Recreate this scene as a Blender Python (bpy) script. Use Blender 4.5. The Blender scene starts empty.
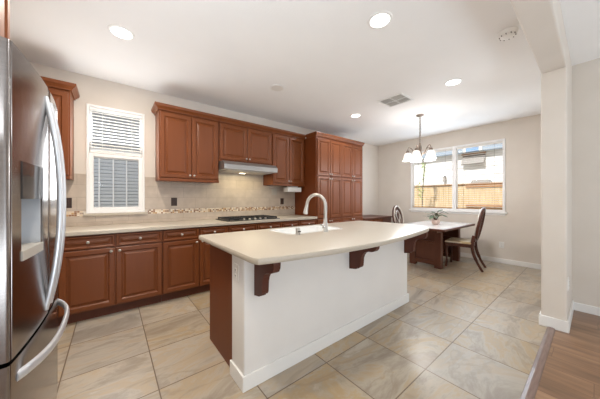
import bpy, bmesh, math, random
from mathutils import Vector, Matrix
random.seed(7)
PI = math.pi
S = bpy.context.scene
COL = S.collection

# ------------------------------------------------------------------ camera, world, lights
cam_d = bpy.data.cameras.new('camera'); cam = bpy.data.objects.new('camera', cam_d); COL.objects.link(cam)
cam_d.sensor_width = 36.0; cam_d.lens = 36.0 * 236.0 / 600.0; cam_d.clip_start = 0.05
cam_d.shift_y = -0.5 / 600.0
cam.location = (0, 0, 1.235)
cam.rotation_euler = (PI / 2, 0, math.radians(51.4 - 90))
S.camera = cam

W = bpy.data.worlds.new('sky_world'); S.world = W; W.use_nodes = True
wn = W.node_tree.nodes; wl = W.node_tree.links
bg = wn['Background']; bg.inputs['Strength'].default_value = 0.85
bg.inputs['Color'].default_value = (0.93, 0.97, 1.0, 1)

S.view_settings.view_transform = 'Standard'; S.view_settings.look = 'None'
S.view_settings.gamma = 1.0; S.view_settings.exposure = 0.3; S.view_settings.use_curve_mapping = False
S.cycles.use_denoising = True
S.cycles.max_bounces = 10; S.cycles.diffuse_bounces = 6; S.cycles.glossy_bounces = 5
S.cycles.transparent_max_bounces = 16; S.cycles.sample_clamp_indirect = 6.0

sun_d = bpy.data.lights.new('sun', 'SUN'); sun_d.energy = 4.0; sun_d.angle = math.radians(0.6); sun_d.color = (1, 0.98, 0.95)
sun = bpy.data.objects.new('sun', sun_d); COL.objects.link(sun)
from mathutils import Vector as _V
sun.rotation_euler = _V((0.78, -0.03, -0.6)).to_track_quat('-Z', 'Y').to_euler()

def area(name, loc, rot, sx, sy, power, color=(1, 1, 1), spread=180):
    d = bpy.data.lights.new(name, 'AREA'); d.shape = 'RECTANGLE'; d.size = sx; d.size_y = sy
    d.energy = power; d.color = color; d.spread = math.radians(spread)
    o = bpy.data.objects.new(name, d); COL.objects.link(o); o.location = loc; o.rotation_euler = rot
    return o
# added floor-level uplight behind the camera, brightening the ceiling
area('added_rear_uplight', (1.0, -2.2, 0.05), (math.radians(152), 0, 0), 4.0, 2.2, 122, (0.78, 0.90, 1.0))
# daylight that the blinds of the two windows scatter into the room
area('dining_daylight', (5.80, 1.98, 1.68), (math.radians(92), 0, math.radians(90)), 1.75, 1.3, 18, (0.72, 0.86, 1.0))
area('counter_daylight', (0.055, 3.76, 1.75), (math.radians(112), 0, math.radians(180)), 0.5, 1.1, 12, (0.93, 0.97, 1.0))
# added fill lamp beside the camera, out of view, lifting the kitchen ceiling
_v = _V((0.52, 0.46, 0.72))
st = area('added_ceiling_fill', (-0.45, 0.55, 1.72), (0, 0, 0), 0.5, 0.5, 13, (0.84, 0.93, 1.0), 150)
st.rotation_euler = _v.to_track_quat('-Z', 'Y').to_euler()
DOWNLIGHT_W = 8.5

# ------------------------------------------------------------------ materials
def srgb(r, g, b):
    f = lambda c: (c / 12.92 if c <= 0.04045 else ((c + 0.055) / 1.055) ** 2.4)
    return (f(r / 255), f(g / 255), f(b / 255), 1)

def mat(name, col, rough=0.5, metal=0.0, coat=0.0, emit=None, estr=0.0, spec=None):
    m = bpy.data.materials.new(name); m.use_nodes = True
    p = m.node_tree.nodes['Principled BSDF']
    p.inputs['Base Color'].default_value = col; p.inputs['Roughness'].default_value = rough
    p.inputs['Metallic'].default_value = metal; p.inputs['Coat Weight'].default_value = coat
    if spec is not None: p.inputs['Specular IOR Level'].default_value = spec
    if emit:
        p.inputs['Emission Color'].default_value = emit; p.inputs['Emission Strength'].default_value = estr
    return m

def N(m, t, **kw):
    n = m.node_tree.nodes.new(t)
    for k, v in kw.items():
        setattr(n, k, v)
    return n

def L(m, a, b): m.node_tree.links.new(a, b)
def PB(m): return m.node_tree.nodes['Principled BSDF']

def noise_mix(m, c1, c2, scale=(1, 1, 1), nscale=5.0, detail=4.0, lo=0.3, hi=0.7, coords='Object', bump=0.0, bump_scale=None):
    """colour varies between c1 and c2 by stretched noise; optional bump from the same or finer noise"""
    tc = N(m, 'ShaderNodeTexCoord'); mp = N(m, 'ShaderNodeMapping'); mp.inputs['Scale'].default_value = scale
    L(m, tc.outputs[coords], mp.inputs['Vector'])
    nz = N(m, 'ShaderNodeTexNoise'); nz.inputs['Scale'].default_value = nscale; nz.inputs['Detail'].default_value = detail
    L(m, mp.outputs[0], nz.inputs['Vector'])
    r = N(m, 'ShaderNodeValToRGB'); r.color_ramp.elements[0].position = lo; r.color_ramp.elements[1].position = hi
    r.color_ramp.elements[0].color = c1; r.color_ramp.elements[1].color = c2
    L(m, nz.outputs['Fac'], r.inputs['Fac']); L(m, r.outputs['Color'], PB(m).inputs['Base Color'])
    if bump:
        src = nz.outputs['Fac']
        if bump_scale:
            n2 = N(m, 'ShaderNodeTexNoise'); n2.inputs['Scale'].default_value = bump_scale; n2.inputs['Detail'].default_value = 3
            L(m, tc.outputs[coords], n2.inputs['Vector']); src = n2.outputs['Fac']
        b = N(m, 'ShaderNodeBump'); b.inputs['Strength'].default_value = bump; b.inputs['Distance'].default_value = 0.002
        L(m, src, b.inputs['Height']); L(m, b.outputs[0], PB(m).inputs['Normal'])
    return m

M = {}
M['wall'] = noise_mix(mat('wall_paint', srgb(221, 213, 204), 0.75), srgb(219, 211, 201), srgb(224, 216, 207), nscale=3, bump=0.25, bump_scale=160)
M['wall_white'] = noise_mix(mat('island_paint', srgb(235, 232, 229), 0.7), srgb(233, 230, 227), srgb(237, 234, 231), nscale=3, bump=0.3, bump_scale=140)
M['ceiling'] = noise_mix(mat('ceiling_paint', srgb(244, 243, 242), 0.85), srgb(243, 242, 241), srgb(246, 245, 244), nscale=2, bump=0.5, bump_scale=90)
M['trim'] = mat('white_trim', srgb(240, 239, 237), 0.4)
M['vinyl'] = mat('white_vinyl', srgb(243, 243, 243), 0.35)
def cab(name, a, b, rough=0.32):
    return noise_mix(mat(name, a, rough, spec=0.32), a, b, scale=(9, 9, 0.8), nscale=2.0, detail=4, lo=0.25, hi=0.8)
M['cabinet'] = cab('cherry_cabinet', srgb(112, 60, 29), srgb(120, 66, 33), 0.38)
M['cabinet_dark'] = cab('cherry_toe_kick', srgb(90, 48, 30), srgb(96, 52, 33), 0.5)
M['panel'] = cab('cherry_panel', srgb(104, 50, 18), srgb(111, 55, 21), 0.5)
M['corbel'] = cab('corbel_wood', srgb(82, 44, 32), srgb(92, 50, 37), 0.45)
M['table_wood'] = cab('table_wood', srgb(90, 55, 42), srgb(104, 65, 50), 0.4)
M['chair_wood'] = cab('chair_wood', srgb(74, 42, 33), srgb(92, 54, 42), 0.3)
M['table_top'] = mat('pale_table_top', srgb(222, 220, 218), 0.18, coat=0.4)
M['counter'] = noise_mix(mat('cream_counter', srgb(190, 180, 165), 0.36), srgb(187, 177, 162), srgb(193, 183, 168), nscale=140, detail=2, lo=0.35, hi=0.65)
M['sink'] = mat('white_sink', srgb(244, 244, 242), 0.2)
M['nickel'] = mat('brushed_nickel', srgb(200, 196, 190), 0.3, 1.0)
M['chrome'] = mat('chrome', srgb(215, 215, 215), 0.12, 1.0)
M['steel'] = noise_mix(mat('stainless_steel', srgb(150, 142, 138), 0.2, 1.0), srgb(146, 139, 136), srgb(156, 149, 145), scale=(1, 1, 60), nscale=4)
M['steel_side'] = mat('grey_side_steel', srgb(168, 170, 174), 0.4, 0.6)
M['steel_handle'] = mat('handle_steel', srgb(226, 230, 236), 0.32, 0.6)
M['hood_steel'] = mat('hood_steel', srgb(172, 171, 170), 0.35, 0.85)
M['black'] = mat('black_plastic', srgb(28, 26, 26), 0.35)
M['iron'] = mat('cast_iron', srgb(42, 40, 40), 0.5)
M['dark_glass'] = mat('dark_display', srgb(60, 58, 58), 0.1)
M['grey_plastic'] = mat('dispenser_grey', srgb(196, 200, 206), 0.35)
M['plate_white'] = mat('plate_white', srgb(236, 234, 230), 0.4)
M['plate_brown'] = mat('plate_bronze', srgb(58, 40, 34), 0.4)
M['plate_grey'] = mat('plate_grey', srgb(188, 182, 172), 0.4)
M['bronze'] = mat('aged_nickel', srgb(128, 112, 100), 0.35, 0.8)
M['shade'] = mat('alabaster_glass', srgb(245, 242, 236), 0.4, emit=(1, 0.95, 0.88, 1), estr=0.22)
M['lamp_on'] = mat('lamp_lens', (1, 1, 1, 1), 0.5, emit=(1, 0.97, 0.92, 1), estr=4.0)
M['lamp_off'] = mat('lamp_lens_off', srgb(232, 228, 222), 0.5)
M['hood_lamp'] = mat('hood_lamp_lens', (1, 1, 1, 1), 0.5, emit=(1, 0.9, 0.6, 1), estr=4.0)
M['vent_slat'] = mat('vent_slat', srgb(204, 200, 194), 0.5)
M['vent_dark'] = mat('vent_duct', srgb(118, 115, 111), 0.7)
M['blind'] = mat('blind_white', srgb(242, 241, 238), 0.45)
M['strip'] = noise_mix(mat('transition_wood', srgb(120, 98, 88), 0.3, coat=0.4), srgb(116, 92, 82), srgb(136, 112, 102), scale=(2, 20, 2), nscale=4)
M['pot'] = mat('blush_ceramic', srgb(226, 200, 190), 0.4)
M['leaf'] = noise_mix(mat('plant_leaf', srgb(62, 80, 50), 0.6), srgb(50, 70, 42), srgb(84, 102, 68), nscale=20)
M['stem'] = mat('plant_stem', srgb(92, 74, 52), 0.6)
M['soil'] = noise_mix(mat('potting_soil', srgb(60, 44, 34), 0.9), srgb(50, 36, 28), srgb(74, 56, 44), nscale=80)
M['inlay_highlight'] = mat('pale_inlay_highlight', srgb(214, 206, 196), 0.25, 0.3)  # pale tone of the chair rim's painted highlight and the carved ornament
M['siding'] = noise_mix(mat('white_siding', srgb(236, 234, 230), 0.7), srgb(232, 230, 226), srgb(240, 238, 234), nscale=4)
M['fence'] = noise_mix(mat('cedar_fence', srgb(196, 170, 130), 0.8), srgb(182, 154, 112), srgb(212, 188, 150), scale=(1, 9, 0.7), nscale=3)
M['fence_rail'] = noise_mix(mat('fence_rail', srgb(160, 118, 76), 0.8), srgb(150, 108, 68), srgb(174, 132, 90), nscale=6)
M['eave'] = mat('slate_blue_eave', srgb(150, 166, 182), 0.6)
M['awning'] = noise_mix(mat('mottled_grey', srgb(158, 152, 146), 0.8), srgb(146, 142, 138), srgb(168, 162, 156), nscale=20)  # grey of the modelled awning shadow; also utility cover and lantern
M['awning_trim'] = mat('awning_wood', srgb(164, 134, 108), 0.7)
M['ext_glass'] = mat('exterior_window_glass', srgb(128, 164, 204), 0.1)
M['stucco'] = noise_mix(mat('grey_stucco', srgb(150, 152, 154), 0.85), srgb(144, 146, 148), srgb(158, 160, 162), nscale=30)
M['ground'] = noise_mix(mat('yard_gravel', srgb(168, 158, 142), 0.9), srgb(156, 146, 130), srgb(180, 170, 154), nscale=30)
M['young_leaf'] = noise_mix(mat('young_leaf', srgb(186, 214, 120), 0.5), srgb(170, 202, 100), srgb(206, 226, 150), nscale=12)
M['shutter'] = mat('blue_grey_shutter', srgb(228, 233, 240), 0.6)

def glass_mat():
    m = bpy.data.materials.new('window_glass'); m.use_nodes = True
    nt = m.node_tree; nt.nodes.remove(PB(m))
    out = nt.nodes['Material Output']
    t = N(m, 'ShaderNodeBsdfTransparent'); g = N(m, 'ShaderNodeBsdfGlossy'); g.inputs['Roughness'].default_value = 0.02
    f = N(m, 'ShaderNodeFresnel'); f.inputs['IOR'].default_value = 1.15
    mx = N(m, 'ShaderNodeMixShader')
    L(m, f.outputs[0], mx.inputs[0]); L(m, t.outputs[0], mx.inputs[1]); L(m, g.outputs[0], mx.inputs[2])
    L(m, mx.outputs[0], out.inputs['Surface'])
    return m
M['glass'] = glass_mat()

def math_n(m, op, a, b=None):
    n = N(m, 'ShaderNodeMath', operation=op)
    for i, v in enumerate((a, b)):
        if v is None: continue
        if isinstance(v, (int, float)): n.inputs[i].default_value = v
        else: L(m, v, n.inputs[i])
    return n.outputs[0]

def tile_floor():
    m = mat('stone_floor_tile', srgb(190, 172, 148), 0.3)
    tc = N(m, 'ShaderNodeTexCoord'); sp = N(m, 'ShaderNodeSeparateXYZ'); L(m, tc.outputs['Object'], sp.inputs[0])
    SX, SY = 0.5133, 0.497
    u = math_n(m, 'DIVIDE', math_n(m, 'SUBTRACT', sp.outputs[0], 0.24), SX)
    v = math_n(m, 'DIVIDE', math_n(m, 'SUBTRACT', sp.outputs[1], 0.77), SY)
    iu = math_n(m, 'FLOOR', u); iv = math_n(m, 'FLOOR', v)
    du = math_n(m, 'MULTIPLY', math_n(m, 'ABSOLUTE', math_n(m, 'SUBTRACT', math_n(m, 'FRACT', u), 0.5)), SX)
    dv = math_n(m, 'MULTIPLY', math_n(m, 'ABSOLUTE', math_n(m, 'SUBTRACT', math_n(m, 'FRACT', v), 0.5)), SY)
    edge = math_n(m, 'MINIMUM', math_n(m, 'SUBTRACT', SX / 2, du), math_n(m, 'SUBTRACT', SY / 2, dv))
    grout = math_n(m, 'LESS_THAN', edge, 0.0037)
    cid = N(m, 'ShaderNodeCombineXYZ'); L(m, iu, cid.inputs[0]); L(m, iv, cid.inputs[1])
    wn_ = N(m, 'ShaderNodeTexWhiteNoise', noise_dimensions='3D'); L(m, cid.outputs[0], wn_.inputs['Vector'])
    # every tile samples the stone at its own offset
    off = N(m, 'ShaderNodeVectorMath', operation='SCALE'); L(m, wn_.outputs['Color'], off.inputs[0]); off.inputs['Scale'].default_value = 40.0
    add = N(m, 'ShaderNodeVectorMath', operation='ADD'); L(m, tc.outputs['Object'], add.inputs[0]); L(m, off.outputs[0], add.inputs[1])
    mp = N(m, 'ShaderNodeMapping'); mp.inputs['Scale'].default_value = (0.9, 2.2, 1); mp.inputs['Rotation'].default_value = (0, 0, 0.6)
    L(m, add.outputs[0], mp.inputs[0])
    n1 = N(m, 'ShaderNodeTexNoise'); n1.inputs['Scale'].default_value = 1.5; n1.inputs['Detail'].default_value = 8; n1.inputs['Roughness'].default_value = 0.66
    n1.inputs['Distortion'].default_value = 0.8
    L(m, mp.outputs[0], n1.inputs['Vector'])
    r = N(m, 'ShaderNodeValToRGB'); cr = r.color_ramp
    cr.elements[0].position = 0.30; cr.elements[0].color = srgb(164, 149, 131)
    cr.elements[1].position = 0.74; cr.elements[1].color = srgb(220, 211, 196)
    for pos, c in ((0.41, (182, 168, 150)), (0.48, (202, 189, 170)), (0.54, (202, 179, 147)), (0.60, (194, 180, 160)), (0.66, (212, 200, 182))):
        e = cr.elements.new(pos); e.color = srgb(*c)
    L(m, n1.outputs['Fac'], r.inputs['Fac'])
    # soft veins
    n2 = N(m, 'ShaderNodeTexNoise'); n2.inputs['Scale'].default_value = 1.1; n2.inputs['Detail'].default_value = 7; n2.inputs['Distortion'].default_value = 0.9
    L(m, mp.outputs[0], n2.inputs['Vector'])
    va = math_n(m, 'ABSOLUTE', math_n(m, 'SUBTRACT', n2.outputs['Fac'], 0.5))
    vein = math_n(m, 'MAXIMUM', math_n(m, 'SUBTRACT', 1.0, math_n(m, 'MULTIPLY', va, 45.0)), 0.0)
    mv = N(m, 'ShaderNodeMixRGB'); mv.inputs['Color2'].default_value = srgb(166, 146, 122)
    L(m, math_n(m, 'MULTIPLY', vein, 0.4), mv.inputs['Fac']); L(m, r.outputs['Color'], mv.inputs['Color1'])
    # per-tile tone
    hsv = N(m, 'ShaderNodeHueSaturation'); L(m, mv.outputs[0], hsv.inputs['Color'])
    L(m, math_n(m, 'ADD', math_n(m, 'MULTIPLY', wn_.outputs['Value'], 0.12), 0.72), hsv.inputs['Value'])
    sepc = N(m, 'ShaderNodeSeparateColor'); L(m, wn_.outputs['Color'], sepc.inputs[0])
    L(m, math_n(m, 'ADD', math_n(m, 'MULTIPLY', sepc.outputs[1], 0.45), 0.75), hsv.inputs['Saturation'])
    mg = N(m, 'ShaderNodeMixRGB'); mg.inputs['Color2'].default_value = srgb(116, 98, 80)
    L(m, grout, mg.inputs['Fac']); L(m, hsv.outputs[0], mg.inputs['Color1'])
    L(m, mg.outputs[0], PB(m).inputs['Base Color'])
    L(m, math_n(m, 'ADD', math_n(m, 'MULTIPLY', n1.outputs['Fac'], 0.25), 0.2), PB(m).inputs['Roughness'])
    b = N(m, 'ShaderNodeBump'); b.inputs['Strength'].default_value = 0.35; b.inputs['Distance'].default_value = 0.004
    L(m, math_n(m, 'SUBTRACT', math_n(m, 'MULTIPLY', n1.outputs['Fac'], 0.3), grout), b.inputs['Height'])
    L(m, b.outputs[0], PB(m).inputs['Normal'])
    return m
M['tile'] = tile_floor()

def plank_floor():
    m = mat('plank_floor', srgb(150, 110, 78), 0.28, coat=0.15)
    tc = N(m, 'ShaderNodeTexCoord'); sp = N(m, 'ShaderNodeSeparateXYZ'); L(m, tc.outputs['Object'], sp.inputs[0])
    u = math_n(m, 'DIVIDE', sp.outputs[0], 0.18); iu = math_n(m, 'FLOOR', u)
    w1 = N(m, 'ShaderNodeTexWhiteNoise', noise_dimensions='1D'); L(m, iu, w1.inputs['W'])
    v = math_n(m, 'ADD', math_n(m, 'DIVIDE', sp.outputs[1], 1.1), math_n(m, 'MULTIPLY', w1.outputs['Value'], 5.0)); iv = math_n(m, 'FLOOR', v)
    cid = N(m, 'ShaderNodeCombineXYZ'); L(m, iu, cid.inputs[0]); L(m, iv, cid.inputs[1])
    w2 = N(m, 'ShaderNodeTexWhiteNoise', noise_dimensions='3D'); L(m, cid.outputs[0], w2.inputs['Vector'])
    off = N(m, 'ShaderNodeVectorMath', operation='SCALE'); L(m, w2.outputs['Color'], off.inputs[0]); off.inputs['Scale'].default_value = 20.0
    add = N(m, 'ShaderNodeVectorMath', operation='ADD'); L(m, tc.outputs['Object'], add.inputs[0]); L(m, off.outputs[0], add.inputs[1])
    mp = N(m, 'ShaderNodeMapping'); mp.inputs['Scale'].default_value = (9, 1.1, 1); L(m, add.outputs[0], mp.inputs[0])
    n1 = N(m, 'ShaderNodeTexNoise'); n1.inputs['Scale'].default_value = 1.6; n1.inputs['Detail'].default_value = 6; L(m, mp.outputs[0], n1.inputs['Vector'])
    r = N(m, 'ShaderNodeValToRGB'); cr = r.color_ramp
    cr.elements[0].position = 0.28; cr.elements[0].color = srgb(108, 80, 58)
    cr.elements[1].position = 0.75; cr.elements[1].color = srgb(160, 126, 96)
    e = cr.elements.new(0.5); e.color = srgb(136, 102, 74)
    L(m, n1.outputs['Fac'], r.inputs['Fac'])
    hsv = N(m, 'ShaderNodeHueSaturation'); L(m, r.outputs[0], hsv.inputs['Color'])
    L(m, math_n(m, 'ADD', math_n(m, 'MULTIPLY', w2.outputs['Value'], 0.3), 0.84), hsv.inputs['Value'])
    fu = math_n(m, 'ABSOLUTE', math_n(m, 'SUBTRACT', math_n(m, 'FRACT', u), 0.5)); fv = math_n(m, 'ABSOLUTE', math_n(m, 'SUBTRACT', math_n(m, 'FRACT', v), 0.5))
    seam = math_n(m, 'MAXIMUM', math_n(m, 'GREATER_THAN', fu, 0.487), math_n(m, 'GREATER_THAN', fv, 0.4985))
    mg = N(m, 'ShaderNodeMixRGB'); mg.inputs['Color2'].default_value = srgb(92, 62, 42); L(m, math_n(m, 'MULTIPLY', seam, 0.8), mg.inputs['Fac'])
    L(m, hsv.outputs[0], mg.inputs['Color1']); L(m, mg.outputs[0], PB(m).inputs['Base Color'])
    return m
M['planks'] = plank_floor()

def splash_tile():
    m = mat('backsplash_tile', srgb(206, 190, 174), 0.28)
    tc = N(m, 'ShaderNodeTexCoord'); sp = N(m, 'ShaderNodeSeparateXYZ'); L(m, tc.outputs['Object'], sp.inputs[0])
    v = math_n(m, 'DIVIDE', math_n(m, 'SUBTRACT', sp.outputs[2], 1.09), 0.15); iv = math_n(m, 'FLOOR', v)
    u = math_n(m, 'ADD', math_n(m, 'DIVIDE', sp.outputs[0], 0.33), math_n(m, 'MULTIPLY', iv, 0.5)); iu = math_n(m, 'FLOOR', u)
    fu = math_n(m, 'ABSOLUTE', math_n(m, 'SUBTRACT', math_n(m, 'FRACT', u), 0.5)); fv = math_n(m, 'ABSOLUTE', math_n(m, 'SUBTRACT', math_n(m, 'FRACT', v), 0.5))
    seam = math_n(m, 'MAXIMUM', math_n(m, 'GREATER_THAN', fu, 0.493), math_n(m, 'GREATER_THAN', fv, 0.485))
    cid = N(m, 'ShaderNodeCombineXYZ'); L(m, iu, cid.inputs[0]); L(m, iv, cid.inputs[2])
    w2 = N(m, 'ShaderNodeTexWhiteNoise', noise_dimensions='3D'); L(m, cid.outputs[0], w2.inputs['Vector'])
    n1 = N(m, 'ShaderNodeTexNoise'); n1.inputs['Scale'].default_value = 9; n1.inputs['Detail'].default_value = 5; L(m, tc.outputs['Object'], n1.inputs['Vector'])
    r = N(m, 'ShaderNodeValToRGB'); r.color_ramp.elements[0].position = .3; r.color_ramp.elements[1].position = .7
    r.color_ramp.elements[0].color = srgb(182, 168, 154); r.color_ramp.elements[1].color = srgb(198, 184, 170)
    L(m, n1.outputs['Fac'], r.inputs[0])
    hsv = N(m, 'ShaderNodeHueSaturation'); L(m, r.outputs[0], hsv.inputs['Color'])
    L(m, math_n(m, 'ADD', math_n(m, 'MULTIPLY', w2.outputs['Value'], 0.08), 0.95), hsv.inputs['Value'])
    mg = N(m, 'ShaderNodeMixRGB'); mg.inputs['Color2'].default_value = srgb(170, 156, 142); L(m, seam, mg.inputs['Fac'])
    L(m, hsv.outputs[0], mg.inputs['Color1']); L(m, mg.outputs[0], PB(m).inputs['Base Color'])
    return m
M['splash'] = splash_tile()

def mosaic():
    m = mat('mosaic_tile', srgb(190, 160, 130), 0.25)
    tc = N(m, 'ShaderNodeTexCoord'); sp = N(m, 'ShaderNodeSeparateXYZ'); L(m, tc.outputs['Object'], sp.inputs[0])
    u = math_n(m, 'DIVIDE', sp.outputs[0], 0.024); v = math_n(m, 'DIVIDE', math_n(m, 'SUBTRACT', sp.outputs[2], 1.028), 0.0207)
    iu = math_n(m, 'FLOOR', u); iv = math_n(m, 'FLOOR', v)
    cid = N(m, 'ShaderNodeCombineXYZ'); L(m, iu, cid.inputs[0]); L(m, iv, cid.inputs[2])
    w2 = N(m, 'ShaderNodeTexWhiteNoise', noise_dimensions='3D'); L(m, cid.outputs[0], w2.inputs['Vector'])
    r = N(m, 'ShaderNodeValToRGB'); cr = r.color_ramp; cr.interpolation = 'CONSTANT'
    cr.elements[0].color = srgb(222, 204, 180); cr.elements[1].position = 0.82; cr.elements[1].color = srgb(232, 222, 206)
    for pos, c in ((0.25, (150, 110, 82)), (0.42, (196, 158, 112)), (0.6, (176, 160, 148)), (0.72, (118, 84, 66))):
        e = cr.elements.new(pos); e.color = srgb(*c)
    L(m, w2.outputs['Value'], r.inputs[0])
    fu = math_n(m, 'ABSOLUTE', math_n(m, 'SUBTRACT', math_n(m, 'FRACT', u), 0.5)); fv = math_n(m, 'ABSOLUTE', math_n(m, 'SUBTRACT', math_n(m, 'FRACT', v), 0.5))
    seam = math_n(m, 'GREATER_THAN', math_n(m, 'MAXIMUM', fu, fv), 0.44)
    mg = N(m, 'ShaderNodeMixRGB'); mg.inputs['Color2'].default_value = srgb(206, 192, 176); L(m, seam, mg.inputs['Fac'])
    L(m, r.outputs[0], mg.inputs['Color1']); L(m, mg.outputs[0], PB(m).inputs['Base Color'])
    return m
M['mosaic'] = mosaic()

def striped_fabric():
    m = mat('striped_seat_fabric', srgb(206, 186, 150), 0.6)
    tc = N(m, 'ShaderNodeTexCoord'); sp = N(m, 'ShaderNodeSeparateXYZ'); L(m, tc.outputs['Object'], sp.inputs[0])
    s = math_n(m, 'SINE', math_n(m, 'MULTIPLY', sp.outputs[0], 110.0))
    r = N(m, 'ShaderNodeValToRGB'); r.color_ramp.elements[0].position = .35; r.color_ramp.elements[1].position = .6
    r.color_ramp.elements[0].color = srgb(198, 174, 132); r.color_ramp.elements[1].color = srgb(228, 216, 194)
    L(m, math_n(m, 'ADD', math_n(m, 'MULTIPLY', s, 0.5), 0.5), r.inputs[0]); L(m, r.outputs[0], PB(m).inputs['Base Color'])
    return m
M['fabric'] = striped_fabric()

# ------------------------------------------------------------------ mesh helpers
def BM(): return bmesh.new()

def bx(bm, x0, x1, y0, y1, z0, z1, bevel=0.0, seg=2):
    b = bmesh.new() if bevel else bm
    vs = [b.verts.new((x, y, z)) for x in (x0, x1) for y in (y0, y1) for z in (z0, z1)]
    for f in ((0, 1, 3, 2), (4, 6, 7, 5), (0, 4, 5, 1), (2, 3, 7, 6), (0, 2, 6, 4), (1, 5, 7, 3)):
        b.faces.new([vs[i] for i in f])
    if bevel:
        bmesh.ops.bevel(b, geom=b.edges[:], offset=bevel, segments=seg, affect='EDGES', profile=0.5)
        merge(bm, b)
    return bm

def merge(dst, src):
    me = bpy.data.meshes.new('tmp'); src.to_mesh(me); dst.from_mesh(me); bpy.data.meshes.remove(me); src.free()

def rings(bm, rs, close_ends=True, closed=True):
    """loft a list of rings of points"""
    R = [[bm.verts.new(p) for p in r] for r in rs]
    n = len(R[0])
    for a, b in zip(R, R[1:]):
        for i in range(n if closed else n - 1):
            j = (i + 1) % n
            try: bm.faces.new((a[i], a[j], b[j], b[i]))
            except ValueError: pass
    if close_ends and closed:
        for r in (R[0], R[-1]):
            try: bm.faces.new(r)
            except ValueError: pass
    return bm

def prism(bm, pts, f):
    """pts: list of (a,b); f(a,b,k) -> world point for k = 0, 1"""
    return rings(bm, [[f(a, b, 0) for a, b in pts], [f(a, b, 1) for a, b in pts]])

def lathe(bm, prof, c=(0, 0, 0), n=24, M4=None):
    rs = []
    for r, z in prof:
        ring = []
        for i in range(n):
            a = 2 * PI * i / n
            p = Vector((r * math.cos(a), r * math.sin(a), z))
            if M4: p = M4 @ p
            ring.append(p + Vector(c))
        rs.append(ring)
    return rings(bm, rs)

def tube(bm, pts, rad, n=10, flat=None, up=None):
    """swept tube along pts; rad a number or list; flat = (a, b) elliptical radii"""
    pts = [Vector(p) for p in pts]
    rs = []; prev = None
    for i, p in enumerate(pts):
        t = (pts[min(i + 1, len(pts) - 1)] - pts[max(i - 1, 0)]).normalized()
        if prev is None:
            u = Vector(up) if up else (Vector((0, 0, 1)) if abs(t.z) < 0.9 else Vector((1, 0, 0)))
            a = (u - t * u.dot(t)).normalized()
        else:
            a = (prev - t * prev.dot(t)).normalized()
        prev = a; b = t.cross(a)
        r = rad[i] if isinstance(rad, (list, tuple)) else rad
        ra, rb = (r * flat[0], r * flat[1]) if flat else (r, r)
        rs.append([p + a * (ra * math.cos(2 * PI * k / n)) + b * (rb * math.sin(2 * PI * k / n)) for k in range(n)])
    return rings(bm, rs)

def smooth_path(ctrl, n=8):
    """Catmull-Rom through control points"""
    c = [Vector(p) for p in ctrl]; c = [2 * c[0] - c[1]] + c + [2 * c[-1] - c[-2]]
    out = []
    for i in range(1, len(c) - 2):
        for k in range(n):
            t = k / n
            out.append(0.5 * ((2 * c[i]) + (c[i + 1] - c[i - 1]) * t + (2 * c[i - 1] - 5 * c[i] + 4 * c[i + 1] - c[i + 2]) * t * t
                              + (3 * c[i] - c[i - 1] - 3 * c[i + 1] + c[i + 2]) * t ** 3))
    out.append(c[-2])
    return out

OFF = {}
def thing(name, label, cat, loc=(0, 0, 0), group=None, kind=None):
    o = bpy.data.objects.new(name, None); COL.objects.link(o); o.empty_display_size = 0.1
    o.location = loc; OFF[o.name] = Vector(loc)
    if kind: o['kind'] = kind
    o['label'] = label; o['category'] = cat
    if group: o['group'] = group
    return o

def obj(name, bm, m, parent=None, smooth=False, label=None):
    """world-space bmesh -> one mesh object (children keep the root's offset)"""
    off = OFF.get(parent.name, Vector()) if parent else Vector()
    if off.length: bmesh.ops.translate(bm, verts=bm.verts[:], vec=-off)
    bmesh.ops.recalc_face_normals(bm, faces=bm.faces[:])
    me = bpy.data.meshes.new(name); bm.to_mesh(me); bm.free()
    me.materials.append(M[m] if isinstance(m, str) else m)
    if smooth:
        for p in me.polygons: p.use_smooth = True
        try: me.set_sharp_from_angle(angle=math.radians(40))
        except Exception: pass
    o = bpy.data.objects.new(name, me); COL.objects.link(o)
    if parent:
        o.parent = parent
        OFF[o.name] = off
    if label: o['label'] = label
    return o

def struct(name, bm, m, label=None, parent=None, cat=None, smooth=False):
    o = obj(name, bm, m, parent, smooth)
    if not parent: o['kind'] = 'structure'
    if label: o['label'] = label
    if cat: o['category'] = cat
    return o

def tag(o, label, cat, group=None):
    o['label'] = label; o['category'] = cat
    if group: o['group'] = group
    return o

# ------------------------------------------------------------------ room shell
BY, RX, LX, CZ = 3.83, 5.88, -1.06, 2.725       # back wall, window wall, left wall, ceiling
COLX, WINGY0, WINGY1, LIVX = 3.29, 0.165, 0.335, 4.03
T = 0.14
struct('floor', bx(BM(), LX - T, RX + T, 0.27, BY + T, -0.1, 0.0), 'tile', 'large beige stone floor tiles of the kitchen', cat='floor')
bm = bx(BM(), LX - T, LIVX + T, -3.6, 0.27, -0.1, 0.0)
struct('floor_wood', bm, 'planks', 'brown wood plank floor beside the kitchen tiles', cat='floor')
bm = BM(); bx(bm, LX - T, RX + T, -3.6, BY + T, CZ, CZ + 0.12)
struct('ceiling', bm, 'ceiling', 'textured white kitchen ceiling', cat='ceiling')

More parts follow.
